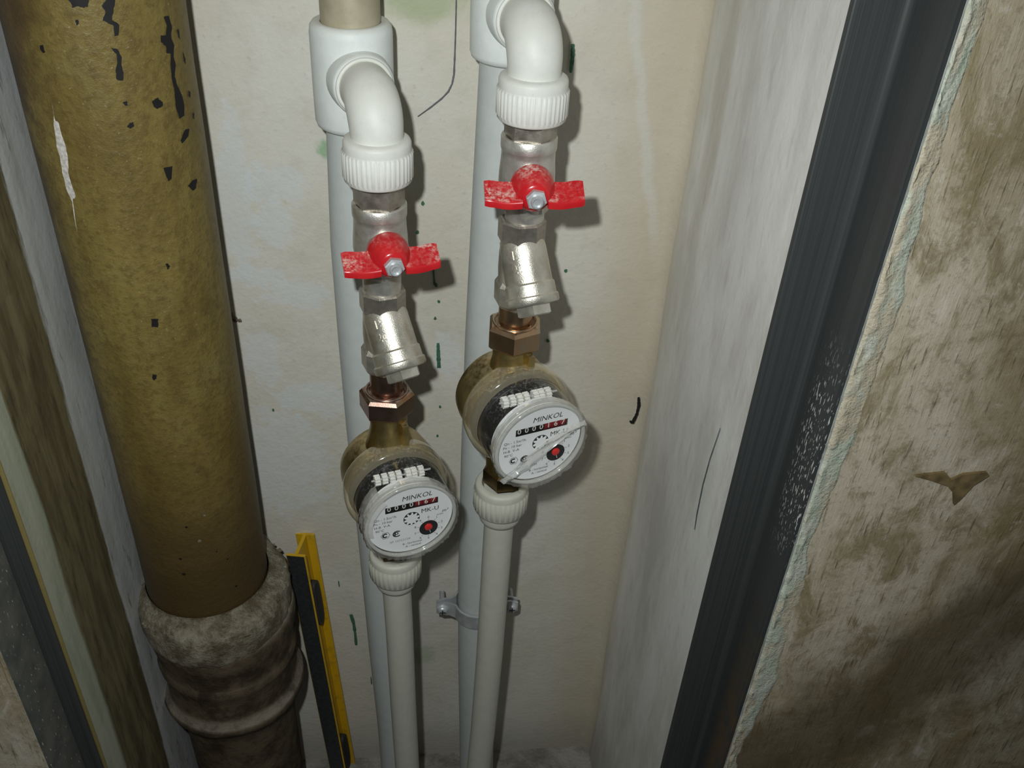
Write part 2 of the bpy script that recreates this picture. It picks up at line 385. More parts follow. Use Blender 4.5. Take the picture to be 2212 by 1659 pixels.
def tag(o, label, cat, group=None, kind=None):
    o['label'] = label
    if cat: o['category'] = cat
    if group: o['group'] = group
    if kind: o['kind'] = kind
    return o
def thing(name, label, cat, loc, rot=0.0, group=None):
    o = bpy.data.objects.new(name, None); COL.objects.link(o)
    o.empty_display_size = 0.01
    o.location = [c * MM for c in loc]; o.rotation_euler = (0, 0, rot)
    return tag(o, label, cat, group)
def struct(o, label=None):
    o['kind'] = 'structure'
    if label: o['label'] = label
    return o
_txt = []
def text(s, size, x, z, align='CENTER', bold=0.0, shear=0.0):
    return (s, size, x, z, align, bold, shear)
def text_mesh(items, y, ext=0.0):
    """flat lettering standing in the x-z plane at depth y, as one mesh builder"""
    obs = []
    for s, size, x, z, al, bold, sh in items:
        c = bpy.data.curves.new('lettering', 'FONT'); c.body = s; c.size = size; c.align_x = al; c.align_y = 'CENTER'
        c.offset = bold; c.shear = sh; c.resolution_u = 2; c.extrude = ext
        o = bpy.data.objects.new('lettering', c); COL.objects.link(o); obs.append((o, x, z, c))
    bpy.context.view_layer.update()
    dg = bpy.context.evaluated_depsgraph_get()
    mb = MB()
    for o, x, z, c in obs:
        me = bpy.data.meshes.new_from_object(o.evaluated_get(dg))
        mb.add(([(p.co.x + x, y - p.co.z, p.co.y + z) for p in me.vertices], [tuple(p.vertices) for p in me.polygons]))
        bpy.data.meshes.remove(me)
    for o, x, z, c in obs:
        bpy.data.objects.remove(o); bpy.data.curves.remove(c)
    return mb

# ------------------------------------------------------------------ the niche
FLOOR = -843.6
XL, XR = -201.5, 168.0
def wavy_wall(name, mat, fn, nu, nv, back):
    """front sheet from fn(u,v) with small hand-plastered unevenness, closed to a slab by offset vector back"""
    mb = MB(); v = []; f = []
    for i in range(nu + 1):
        for j in range(nv + 1): v.append(fn(i / nu, j / nv))
    N = len(v)
    b = Vector(back)
    v += [tuple(Vector(p) + b) for p in v]
    idx = lambda i, j: i * (nv + 1) + j
    for i in range(nu):
        for j in range(nv):
            q = (idx(i, j), idx(i + 1, j), idx(i + 1, j + 1), idx(i, j + 1)); f.append(q); f.append(tuple(k + N for k in reversed(q)))
    for i in range(nu):
        for j in (0, nv): f.append((idx(i, j), idx(i + 1, j), idx(i + 1, j) + N, idx(i, j) + N))
    for j in range(nv):
        for i in (0, nu): f.append((idx(i, j), idx(i, j + 1), idx(i, j + 1) + N, idx(i, j) + N))
    mb.add((v, f))
    return mb.build(name, mat, None, 60)
TOP = 260.0
wb = wavy_wall('wall_back', 'plaster_back', lambda u, v: ((XL - 60) + u * (XR - XL + 120), 1.6 * vnoise(u * 4, v * 9) * 0.8, FLOOR + v * (TOP - FLOOR)), 60, 120, (0, 60, 0))
struct(wb, 'uneven off-white plastered back wall of the pipe niche')
wr = wavy_wall('wall_right', 'plaster_right', lambda u, v: (XR + 1.2 * vnoise(3 + u * 2, v * 8), -184 + u * 184, FLOOR + v * (TOP - FLOOR)), 24, 100, (60, 0, 0))
struct(wr, 'grey-white streaked plaster on the right side of the niche')
wl = wavy_wall('wall_left', 'plaster_left', lambda u, v: (XL + 1.0 * vnoise(7 + u * 2, v * 8), -184 + u * 184, FLOOR + v * (TOP - FLOOR)), 24, 100, (-60, 0, 0))
struct(wl, 'left side of the niche with bare olive band between grey and pale paint')
# rounded plaster fillet in the right back corner
mb = MB(); v = []; f = []; nz = 90; na = 7
for j in range(nz + 1):
    z = FLOOR + j * (TOP - FLOOR) / nz; r = 15 + 5 * vnoise(0.3, z * 0.012) + 1.5 * vnoise(5.1, z * 0.06)
    for k in range(na + 1):
        a = k / na * PI / 2
        v.append((XR + 1.5 - r + r * math.sin(a) - (0 if k else 3), 1.5 - r + r * math.cos(a) - (3 if k == na else 0) + (2 if k == 0 else 0), z))
for j in range(nz):
    for k in range(na):
        b = j * (na + 1) + k; f.append((b, b + 1, b + na + 2, b + na + 1))
mb.add((v, f)); mb.build('corner_fillet', 'plaster_back', wb, 80)
fl_ = MB().add(box(-700, 700, -1000, 60, FLOOR - 40, FLOOR)).build('floor', 'floor_screed', None, 0)
struct(fl_, 'dark dusty screed floor at the foot of the niche')
def outer(name, x0, x1, label):
    o = wavy_wall(name, 'board_concrete', lambda u, v: (x0 + u * (x1 - x0), -217 + 0.8 * vnoise(u * 10, v * 16) + 0.4 * vnoise(u * 50, v * 60), FLOOR + v * (TOP - FLOOR)), 60, 130, (0, 110, 0))
    return struct(o, label)
wor = outer('wall_front_right', 192, 640, 'rough board-marked bare concrete right of the black steel frame')
wol = outer('wall_front_left', -640, -214, 'rough bare concrete left of the dusty steel frame')

# pale caulk line and lumpy crust between the steel and the right-hand concrete
def bead(name, mat, xa, wmin, wmax, seed, parent, hgt, rough, y0):
    mb = MB(); v = []; f = []; nz = 480; nx = 9
    for j in range(nz + 1):
        z = FLOOR + j * (TOP - 60 - FLOOR) / nz
        wd = wmin + (wmax - wmin) * (0.45 + 0.75 * vnoise(seed, z * 0.012) + rough * (0.22 * vnoise(seed + 9, z * 0.05) + 0.10 * vnoise(seed + 4, z * 0.15)))
        wd = max(wmin * 0.5, wd)
        for i in range(nx + 1):
            t = i / nx
            lump = 0.35 + vnoise(seed + t * 4.0, z * 0.13, 2) * 0.9 + vnoise(seed + t * 9, z * 0.4, 5) * 0.6
            h = (1 - t) ** 1.2 * hgt * (0.45 + rough * 0.75 * max(0, lump)) + 0.4 * (1 - t) if i < nx else -2.0
            if i == 0: h = 0.6
            v.append((xa + t * wd, y0 - h, z))
    for j in range(nz):
        for i in range(nx):
            b = j * (nx + 1) + i; f.append((b, b + 1, b + nx + 2, b + nx + 1))
    mb.add((v, f)); return mb.build(name, mat, parent, 60)
bead('filler_crust', 'filler', 192.0, 7.0, 20.0, 1.7, wor, 3.4, 1.0, -217.0)
bead('caulk_line', 'caulk', 190.8, 2.2, 3.6, 5.2, wor, 3.2, 0.25, -218.0)

# steel angle posts of the hatch frame: one flange across the opening, one towards the room
def steel_post(name, label, xfree, xcor, sgn, mA, mB_):
    t = thing(name, label, 'steel post', (xcor, -185, FLOOR))
    H = TOP - FLOOR
    a, b = (xfree - xcor), 3.0 * sgn
    def prof(pts, nm, mt):
        m = MB(); n = len(pts)
        v = [(x, y, 0) for x, y in pts] + [(x, y, H) for x, y in pts]
        f = [tuple(range(n)), tuple(range(2 * n - 1, n - 1, -1))] + [(i, (i + 1) % n, n + (i + 1) % n, n + i) for i in range(n)]
        m.add((v, f)); o = m.build(nm, mt, t, 50); return o
    e = -1 if a < 0 else 1
    # flange across the opening, its free edge rounded
    pa = [(a, 0.0), (a - 0 * e, -2.0), (a - e * 0.5, -2.8), (a - e * 1.2, -3.0), (0.0, -3.0), (0.0, 0.0)]
    prof(pa, 'cross_flange', mA)
    pb = [(0.0, 0.0), (b, 0.0), (b, -34.5), (b * 0.8, -35.5), (b * 0.2, -35.5), (0.0, -34.5)]
    prof(pb, 'front_flange', mB_)
    # rounded inner root of the rolled angle
    r = 3.5; k = 6
    pts = [(0.01 * e, -3.0)] + [(e * (r - r * math.sin(i / k * PI / 2)), -3.0 - (r - r * math.cos(i / k * PI / 2))) for i in range(k + 1)]
    prof([(0.2 * -e, -2.9)] + pts[1:] + [(0.2 * -e, -3.0 - r)], 'root_fillet', mA)
    return t
steel_post('steel_angle_post', 'black steel angle post between grey niche wall and rough concrete on the right', 165.0, 188.0, 1, 'black_steel', 'black_steel')
steel_post('steel_angle_post', 'dust-speckled dark steel angle post beside the concrete on the left', -203.0, -210.4, -1, 'black_steel', 'dusty_steel')

# marks on the plaster, each a thin smear lying on the wall
def ribbon(pts, widths, y, mat, name, parent, axis='y'):
    mb = MB(); v = []; f = []
    # refine
    P = []
    W = []
    for i in range(len(pts) - 1):
        for k in range(6):
            t = k / 6; P.append((pts[i][0] * (1 - t) + pts[i + 1][0] * t, pts[i][1] * (1 - t) + pts[i + 1][1] * t)); W.append(widths[i] * (1 - t) + widths[i + 1] * t)
    P.append(pts[-1]); W.append(widths[-1])
    for i, (a, b) in enumerate(P):
        p0 = P[max(0, i - 1)]; p1 = P[min(len(P) - 1, i + 1)]
        dx, dz = p1[0] - p0[0], p1[1] - p0[1]; L = math.hypot(dx, dz) or 1
        nx, nz_ = -dz / L, dx / L; w_ = W[i] * (0.8 + 0.4 * random.random())
        for s_ in (-1, 0, 1):
            q = (a + nx * w_ * s_, b + nz_ * w_ * s_); h = y - (0.25 if s_ == 0 else 0)
            v.append((q[0], h, q[1]) if axis == 'y' else (h, q[0], q[1]))
    for i in range(len(P) - 1):
        for k in range(2):
            b = i * 3 + k; f.append((b, b + 1, b + 4, b + 3))
    mb.add((v, f)); return mb.build(name, mat, parent, 60)
ribbon([(22.3, -122), (22.2, -140.3), (21.9, -155.7), (21.6, -166), (20.6, -171.5), (18.4, -176.2), (14.5, -180.4), (8.1, -185.7), (0.4, -191.5)], [.35, .4, .5, .5, .5, .5, .5, .45, .25], -1.4, 'pencil', 'pencil_line', wb)
ribbon([(89.8, -147), (90.4, -153), (90.0, -163.5)], [.9, 1.4, .8], -1.3, 'green_paint', 'paint_drip', wb)
ribbon([(9.8, -290.5), (10.0, -297), (10.7, -306)], [.7, .5, .6], -1.3, 'green_paint', 'paint_drip', wb)
ribbon([(13.1, -352), (13.4, -362), (13.9, -373)], [.9, 1.5, 1.3], -1.3, 'green_paint', 'paint_drip', wb)
ribbon([(-60.7, -630), (-58.9, -642), (-58.2, -655), (-58.0, -671)], [1.5, 1.3, 1.2, 1.3], -1.3, 'green_paint', 'paint_drip', wb)
ribbon([(-68.8, -588), (-68.6, -595)], [.4, .4], -1.3, 'green_paint', 'paint_drip', wb)
ribbon([(-46.8, -716), (-46.5, -727)], [.4, .5], -1.3, 'green_paint', 'paint_drip', wb)
for x, z, r in ((3.1, -247.4, 1.3), (-.3, -267.3, 1.2), (13.6, -318.9, .9), (11.1, -332.1, .9), (11.7, -306.4, 1.0), (98.4, -294.9, 1.0), (14.7, -407.8, .9), (90.3, -351, 1.0), (13.1, -435, .8), (-54, -250, 1.0), (-105, -409, .8)):
    m = MB(); pts = []
    for k in range(9):
        a = 2 * PI * k / 9; q = r * (0.75 + 0.5 * random.random()); pts.append((x + q * math.cos(a), z + q * 1.2 * math.sin(a)))
    m.add(extrude_poly(pts, -0.6, -1.5)).build('paint_spot', 'green_paint', wb, 30)
ribbon([(-151.4, -312), (-146.5, -338), (-144.6, -360), (-145.5, -383), (-147.5, -394)], [.2, .5, .5, .8, .3], 166.6, 'blue_pencil', 'pencil_line', wr, 'x')
def crumb(name, label, x, y, z, r, mat, seed, group='crumbs clinging to the plaster', parent=None):
    v, f = [], []
    bm = bmesh.new(); bmesh.ops.create_icosphere(bm, subdivisions=2, radius=r)
    for p in bm.verts: p.co *= 1 + 0.45 * vnoise(p.co.x / r * 1.3 + seed, p.co.y / r * 1.3, p.co.z / r * 1.3)
    v = [(p.co.x + x, p.co.y * 0.6 + y, p.co.z + z) for p in bm.verts]; f = [tuple(q.index for q in p.verts) for p in bm.faces]; bm.free()
    o = MB().add((v, f)).build(name, mat, parent, 30)
    if label: tag(o, label, 'mortar crumb', group)
    return o
for k, (x, y, z, r) in enumerate(((-122.5, -1.5, -332, 2.2), (-119.5, -1.2, -333.4, 1.4), (-124, -1, -329, 1.3))):
    crumb('crumb', None, x, y, z, r, 'mortar', k * 3.1, parent=wb)
ribbon([(160.5, -397), (161.8, -405), (161.2, -413), (159, -421), (156.5, -419)], [.8, 1.3, 1.2, 1.4, .7], -6.2, 'bare_iron', 'crack', wb)

# ------------------------------------------------------------------ brown drain pipe and its socket
PX, PY, PR = -156.0, -54.6, 42.6
t = thing('drain_pipe', 'thick brown-painted drain pipe with dark paint chips, standing in a mortared socket', 'drain pipe', (PX, PY, -545))
def pfn(a, r, z): return r + 0.35 * vnoise(math.cos(a) * 1.5, math.sin(a) * 1.5, z * 0.02)
prof = [(PR, -2 + i * (TOP + 545 + 2) / 60) for i in range(61)]
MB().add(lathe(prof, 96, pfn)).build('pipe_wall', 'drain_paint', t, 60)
CHIPS = [[(21.6, -111.0), (25.2, -107.9), (30.2, -108.1), (28.0, -112.2), (25.8, -117.1), (29.4, -119.5), (27.8, -124.1), (25.5, -124.4), (26.1, -119.7), (22.6, -118.0), (20.5, -117.3), (23.1, -113.6)], [(22.0, -129.0), (25.8, -130.1), (27.4, -133.8), (26.3, -137.3), (26.8, -140.9), (25.5, -144.5), (21.8, -143.7), (22.2, -139.7), (24.2, -136.2), (24.6, -132.2)], [(60.5, -119.6), (65.1, -119.9), (66.5, -124.6), (64.1, -129.6), (65.9, -133.6), (63.6, -138.7), (64.3, -142.6), (61.6, -147.8), (62.9, -152.9), (65.5, -157.3), (66.6, -163.5), (65.0, -168.1), (59.8, -168.7), (58.1, -162.1), (59.3, -155.0), (58.7, -148.2), (59.4, -141.7), (61.3, -136.9), (57.7, -135.9), (58.1, -132.7), (54.7, -130.4), (55.6, -127.3), (59.6, -128.0), (61.8, -123.8)], [(41.0, -156.6), (43.3, -155.5), (45.6, -155.2), (46.7, -156.6), (48.6, -157.8), (48.1, -159.7), (45.3, -160.2), (43.5, -160.4), (41.7, -159.1)], [(22.6, -166.7), (24.5, -164.9), (26.8, -164.5), (26.9, -166.8), (24.2, -167.6)], [(23.0, -154.5), (25.4, -154.2), (25.5, -156.1), (23.9, -156.7)], [(57.5, -179.6), (61.3, -176.4), (64.9, -175.0), (68.0, -175.9), (65.8, -179.0), (58.9, -181.2)], [(41.0, -190.3), (47.7, -190.7), (45.3, -197.2), (42.6, -197.7), (41.6, -193.8)], [(57.6, -204.0), (63.6, -202.3), (68.0, -203.0), (65.4, -207.2), (61.9, -207.9)], [(30.3, -242.6), (31.8, -242.3), (33.5, -244.4), (31.0, -246.0)], [(13.5, -273.8), (18.5, -274.5), (17.1, -279.6), (12.8, -279.0)], [(6.4, -310.3), (9.2, -310.5), (8.9, -313.2), (6.9, -314.4), (5.8, -313.0)], [(2.9, -107.4), (15.4, -107.5), (14.0, -110.8), (11.6, -111.5), (8.6, -110.7), (5.1, -111.4), (4.7, -109.0)], [(-19.9, -128.8), (-17.9, -128.4), (-17.3, -131.6), (-19.2, -132.2), (-20.6, -130.6)], [(5.4, -116.5), (7.1, -116.7), (7.2, -118.2), (5.4, -118.9)], [(71.0, -127.2), (73.4, -127.6), (73.4, -132.2), (71.5, -130.9)], [(74.1, -137.9), (76.5, -142.2), (75.3, -144.8), (73.5, -142.6)], [(74.0, -157.2), (76.3, -158.7), (75.0, -161.4), (72.9, -159.9)], [(74.5, -169.3), (77.5, -169.6), (75.9, -172.8), (74.0, -171.8)]]
SCRATCH = [(-21.2, -155.0), (-21.9, -163.5), (-19.6, -165.2), (-19.0, -173.9), (-18.9, -181.8), (-21.5, -190.1), (-20.9, -198.3), (-20.2, -202.9), (-23.1, -204.7), (-26.0, -223.8), (-24.1, -206.1), (-26.0, -201.6), (-26.3, -195.9), (-26.0, -188.7), (-25.7, -179.6), (-24.8, -172.6)]
def on_pipe(poly, name, mat, parent, jag=0.5, lift=0.45):
    pts = []
    for i in range(len(poly)):
        a, b = poly[i], poly[(i + 1) % len(poly)]
        for k in range(3):
            s_ = k / 3; pts.append((a[0] + (b[0] - a[0]) * s_ + random.uniform(-jag, jag) * .6 * (k > 0), a[1] + (b[1] - a[1]) * s_ + random.uniform(-jag, jag) * .5 * (k > 0)))
    bm = bmesh.new()
    vs = [bm.verts.new((p[0], 0, p[1])) for p in pts]
    es = [bm.edges.new((vs[i], vs[(i + 1) % len(vs)])) for i in range(len(vs))]
    bmesh.ops.triangle_fill(bm, use_beauty=True, edges=es)
    v = []; bm.verts.index_update()
    for p in bm.verts:
        a = math.radians(p.co.x); r = PR + lift
        v.append((r * math.sin(a), -r * math.cos(a), p.co.z + 545))
    f = [tuple(q.index for q in p.verts) for p in bm.faces]; bm.free()
    return MB().add((v, f)).build(name, mat, parent, 0)
for c in CHIPS: on_pipe(c, 'paint_chip', 'bare_iron', t)
on_pipe(SCRATCH, 'scratch', 'primer_white', t, 0.9)
random.seed(11)
for k in range(9):
    a, z, s_ = random.uniform(-20, 60), random.uniform(-500, -400), random.uniform(.5, 1.3)
    on_pipe([(a + s_ * math.cos(q) * 1.4, z + s_ * math.sin(q)) for q in [i * 1.05 for i in range(6)]], 'paint_chip', 'bare_iron' if k % 4 else 'mortar', t, .3)

SX = -151.0
t = thing('pipe_socket', 'dark cast-iron pipe socket with crumbly mortar rim at lower left', 'pipe socket', (SX, PY, FLOOR))
def sfn(a, r, z): return r + 0.8 * vnoise(math.cos(a) * 2, math.sin(a) * 2, z * 0.05) + 0.3 * vnoise(math.cos(a) * 8, math.sin(a) * 8, z * 0.2)
b0 = -FLOOR
prof = [(50, -548), (53.5, -552), (54.5, -560), (52.5, -575), (50.5, -588), (51.2, -591), (52.6, -595), (52.3, -599), (50.2, -603), (49.2, -612), (49.2, -624), (50.5, -630), (53.8, -633.5), (55.2, -637), (54.6, -641), (51.0, -644), (46.5, -655), (44.5, -668), (43.5, -690), (43.0, -740), (43.0, FLOOR)]
MB().add(lathe([(r, z + b0) for r, z in prof], 110, sfn)).build('socket_body', 'cast_iron', t, 60)
# mortar: hugs the pipe inside, spreads to a crumbling lip over the socket mouth
mp = [(0.0, -516.5), (0.0, -518.5), (0.12, -520.2), (0.35, -521.6), (0.6, -523.0), (0.8, -525.0), (0.93, -528.5), (1.0, -533.5), (1.02, -539), (0.98, -545), (0.93, -551), (0.86, -555.5), (0.75, -558)]
def mort():
    N = 170; v = []; f = []
    for k, (q, z) in enumerate(mp):
        for i in range(N):
            a = 2 * PI * i / N; c, s_ = math.cos(a), math.sin(a)
            ri = 43.5; ro = 57.5 - 5.0 * max(0, c) ** 2
            x = (PX - SX) * (1 - min(1, q)) + c * (ri + (ro - ri) * q); y = s_ * (ri + (ro - ri) * q)
            am = min(1, q * 2.0)
            nz_ = vnoise(x * .05, y * .05, z * .05) * 2.6 + vnoise(x * .16, y * .16, z * .16 + 3) * 1.8 + vnoise(x * .42, y * .42, z * .42 + 7) * .9
            x += c * nz_ * am * .7; y += s_ * nz_ * am * .7
            v.append((x, y, z + b0 + nz_ * am * .9))
    for k in range(len(mp) - 1):
        for i in range(N):
            j = (i + 1) % N; f.append((k * N + i, k * N + j, (k + 1) * N + j, (k + 1) * N + i))
    return v, f
MB().add(mort()).build('mortar_rim', 'mortar', t, 60)
for k in range(26):
    a = random.uniform(0, 2 * PI); r = random.uniform(51.5, 57)
    crumb('mortar_lump', None, r * math.cos(a) * (.93 if math.cos(a) > 0 else 1) - 1, r * math.sin(a), b0 - 523 - (r - 46) * .55 + random.uniform(-1, 1), random.uniform(0.9, 2.2), 'mortar', k * 2.3, parent=t)

# ------------------------------------------------------------------ water lines
RY = -30.0
def pipe_thing(name, label, path, r, mat, cat='pipe'):
    z0 = path[-1][2]; x0, y0 = path[-1][0], path[-1][1]
    t = thing(name, label, cat, (x0, y0, z0))
    P = []
    for i in range(len(path) - 1):
        a, b = Vector(path[i]), Vector(path[i + 1])
        for k in range(4): P.append(a.lerp(b, k / 4))
    P.append(Vector(path[-1]))
    MB().add(tube([(p.x - x0, p.y - y0, p.z - z0) for p in P], r, 40)).build('pipe_wall', mat, t, 50)
    return t
pipe_thing('riser_pipe', 'grey plastic riser pipe behind the left water meter', [(-34.8, RY, -180), (-37.0, RY, -260), (-36.3, RY, -330), (-35, RY, -400), (-31.5, RY, -520), (-28.5, RY, -640), (-25, RY, -740), (-23, RY, FLOOR)], 16, 'ppr_grey')
pipe_thing('riser_pipe', 'grey plastic riser pipe behind the right water meter, held by the clamp', [(50.5, RY, -140), (48.5, RY, -220), (46.2, RY, -330), (45.4, RY, -430), (45.4, RY, -560), (47.2, RY, -660), (50, RY, -760), (52, RY, FLOOR)], 16, 'ppr_grey')
t = thing('supply_pipe', 'tan metal pipe entering the top of the left tee', 'pipe', (-34.5, RY, -134))
MB().add(lathe([(15.8, -4), (15.8, 350)], 48)).build('pipe_wall', 'tan_paint', t, 50)

def pipe_tee(label, x, zb, up, dn, psi):
    t = thing('pipe_tee', label, 'pipe fitting', (x, RY, zb - dn), psi)
    m = MB().add(lathe([(16.0, -0.5), (18.5, 0), (21.0, 1.5), (21.9, 4), (22.1, 20), (22.1, up + dn - 6), (21.6, up + dn - 2.5), (20.2, up + dn - .6), (19.0, up + dn), (16.2, up + dn - 0.5), (15.9, up + dn - 4)], 64))
    m.build('tee_body', 'ppr_tee', t, 50)
    b = MB().add(lathe([(17.5, 14), (17.2, 20), (16.6, 25.5), (15.9, 27.4), (14.6, 28.0)], 48), tr(0, 0, dn) @ FWD)
    b.build('branch_boss', 'ppr_tee', t, 50)
    bd = MB().add(torus(14.4, 1.1, 48, 8), tr(0, 0, dn) @ FWD @ tr(0, 0, 28.2))
    bd.build('weld_bead', 'ppr_white', t, 60)
    return t
LPSI, RPSI = math.atan2(14.0, 50), math.atan2(8.0, 50)
pipe_tee('grey plastic tee joining left riser, tan pipe seated in its top', -34.5, -157, 27, 30, LPSI)
rt = pipe_tee('grey plastic tee on right riser, cut by the top of the picture', 50.8, -121, 22, 27, RPSI)
MB().add(lathe([(15.8, 46), (15.8, 360)], 48)).build('inlet_pipe', 'ppr_grey', rt, 50)

def collar_prof(h, r, flip=False):
    # smooth shoulder band then ribs, then a plain lip; z from 0 (shoulder) down to -h
    return [(r - 4.2, 0.2), (r - 2.2, 0), (r - 0.9, -0.8), (r - 0.3, -2.2), (r - 0.2, -5.6), (r - .2, -6.2), (r + 0.35, -7.0), (r + 0.35, -h + 3.4), (r - 0.1, -h + 2.6), (r - 0.1, -h + 1.2), (r - 1.0, -h + 0.2), (r - 3.0, -h)]
def rib_fn(h, r, n=42):
    def fn(a, rr, z):
        if -h + 3.0 < z < -6.6: return rr + 0.30 * (1 if math.cos(a * n) > 0.0 else -0.5)
        return rr
    return fn
def elbow(label, x, y, zc, psi, back, coll):
    t = thing('threaded_elbow', label, 'pipe fitting', (x, y, zc), psi)
    P = [(0, back, 0), (0, back - 6, 0), (0, 20, 0)]
    B = 16.0
    for k in range(13):
        a = k / 12 * PI / 2; P.append((0, B - B * math.sin(a), -(B - B * math.cos(a))))
    P += [(0, 0, -19), (0, 0, -22)]
    R_ = [13.6] * 3 + [13.7 + 0.5 * math.sin(k / 12 * PI) for k in range(13)] + [13.6, 13.6]
    MB().add(tube(P, R_, 48)).build('elbow_body', 'ppr_white', t, 60)
    zt = coll[0] - zc; h = coll[0] - coll[1]
    c = MB().add(lathe([(r, z + zt) for r, z in collar_prof(h, 18.0)], 336, lambda a, rr, z: rib_fn(h, 18.0)(a, rr, z - zt)))
    c.build('ribbed_collar', 'ppr_white', t, 50)
    n = MB().add(ngon(6, 24.0, zt - h - 15, zt - h + 3, 0.8, 0.15))
    n.build('hex_insert', 'nickel_dark', t, 20)
    return t
elbow('white plastic threaded elbow on the left tee, dust on its shoulder', -20.6, -80, -157, LPSI, 23.5, (-175, -198.5))
elbow('white plastic threaded elbow on the right tee', 58.6, -80, -121, RPSI, 22.2, (-141, -163.8))

def ball_valve(label, x, y, zt, psi, zb):
    """zt top rim, zb bottom of the lower stub; handle centre 20 mm under the rim"""
    t = thing('ball_valve', label, 'valve', (x, y, zb), psi)
    H = zt - zb; zz = lambda d: H - d      # d = depth under the rim
    body = MB().add(lathe([(12.4, zz(4)), (12.6, zz(0.3)), (14.3, zz(0)), (14.9, zz(.8)), (14.9, zz(6.0)), (14.7, zz(7.0)), (14.3, zz(7.6)), (14.3, zz(10)), (14.5, zz(14)), (15.0, zz(20)), (15.2, zz(26)), (14.6, zz(31)), (13.6, zz(34)), (13.2, zz(36)), (13.2, zz(40)), (11.2, zz(42.5)), (10.9, zz(44)), (10.9, 0)], 56))
    body.build('valve_body', 'nickel', t, 40)
    hx = MB().add(ngon(8, 25.5, zz(40.5), zz(34.5), .7, .2)); hx.build('hex_band', 'nickel', t, 20)
    zc = zz(20)
    M0 = tr(0, 0, zc) @ FWD
    bn = MB().add(lathe([(9.5, 10), (9.5, 16.5), (8.6, 17.5), (5.5, 18), (5.5, 22)], 40), M0); bn.build('bonnet', 'nickel', t, 40)
    # pressed red wing handle
    h = thing_part('handle', t)
    hub = MB()
    N = 40; v = []; f = []
    prof = [(11.6, 19.0), (11.8, 20.5), (11.6, 23), (10.8, 27), (9.2, 31.0), (7.4, 34.0), (6.2, 35.0), (3.0, 35.2)]
    hub.add(lathe(prof, N), M0)
    hub.build('hub', 'red_enamel', h, 50)
    for s_ in (-1, 1):
        # tapered plate, tipped so the top face shows, with a turned-down front lip
        nseg = 8; v = []; f = []
        for i in range(nseg + 1):
            u_ = i / nseg; xx = 6.5 + u_ * 19.0
            dip = -1.0 * math.sin(min(1, u_ * 1.25) * PI) * 0.8
            yb, yf = -21.5 - 1.0 * u_, -35.2 + 1.2 * u_
            zb_, zf = 3.6 + dip + 0.8 * u_, -1.6 + dip + 0.6 * u_
            sec = [(yb, zb_ - 1.0), (yb, zb_), (yb - 1.0, zb_ + 0.45), (yf + 1.2, zf + .5), (yf, zf - .1), (yf - 0.5, zf - 1.2), (yf - .2, zf - 4.0), (yf + 1.6, zf - 4.2), (yf + 2.2, zf - 2.2), (yb - 1.5, zb_ - 2.2)]
            if i == nseg: sec = [(y_ + (0.6 if y_ < -30 else -0.6), z_ * 0.97) for y_, z_ in sec]
            v += [(s_ * xx, y_, zc + z_) for y_, z_ in sec]
        ns = 10
        for i in range(nseg):
            for k in range(ns):
                j = (k + 1) % ns; f.append((i * ns + k, i * ns + j, (i + 1) * ns + j, (i + 1) * ns + k))
        f.append(tuple(range(ns))); f.append(tuple(nseg * ns + k for k in range(ns)))
        MB().add((v, f)).build('wing', 'red_enamel', h, 45)
    nt = MB().add(ngon(6, 9.4, 34.8, 38.5, .5, .3), M0); nt.build('nut', 'zinc', h, 20)
    st = MB().add(lathe([(3.3, 38), (3.3, 40.8), (2.9, 41.3), (2.3, 41.3), (2.2, 40.2)], 20), M0); st.build('stem_end', 'zinc', h, 40)
    return t
def thing_part(name, parent):
    o = bpy.data.objects.new(name, None); COL.objects.link(o); o.parent = parent; o.empty_display_size = .005
    return o
ball_valve('nickel ball valve with red wing handle above the left meter', -20.6, -80, -211.0, math.radians(13), -266.5)
ball_valve('nickel ball valve with red wing handle above the right meter', 58.2, -80, -172.2, math.radians(1.5), -222.0)

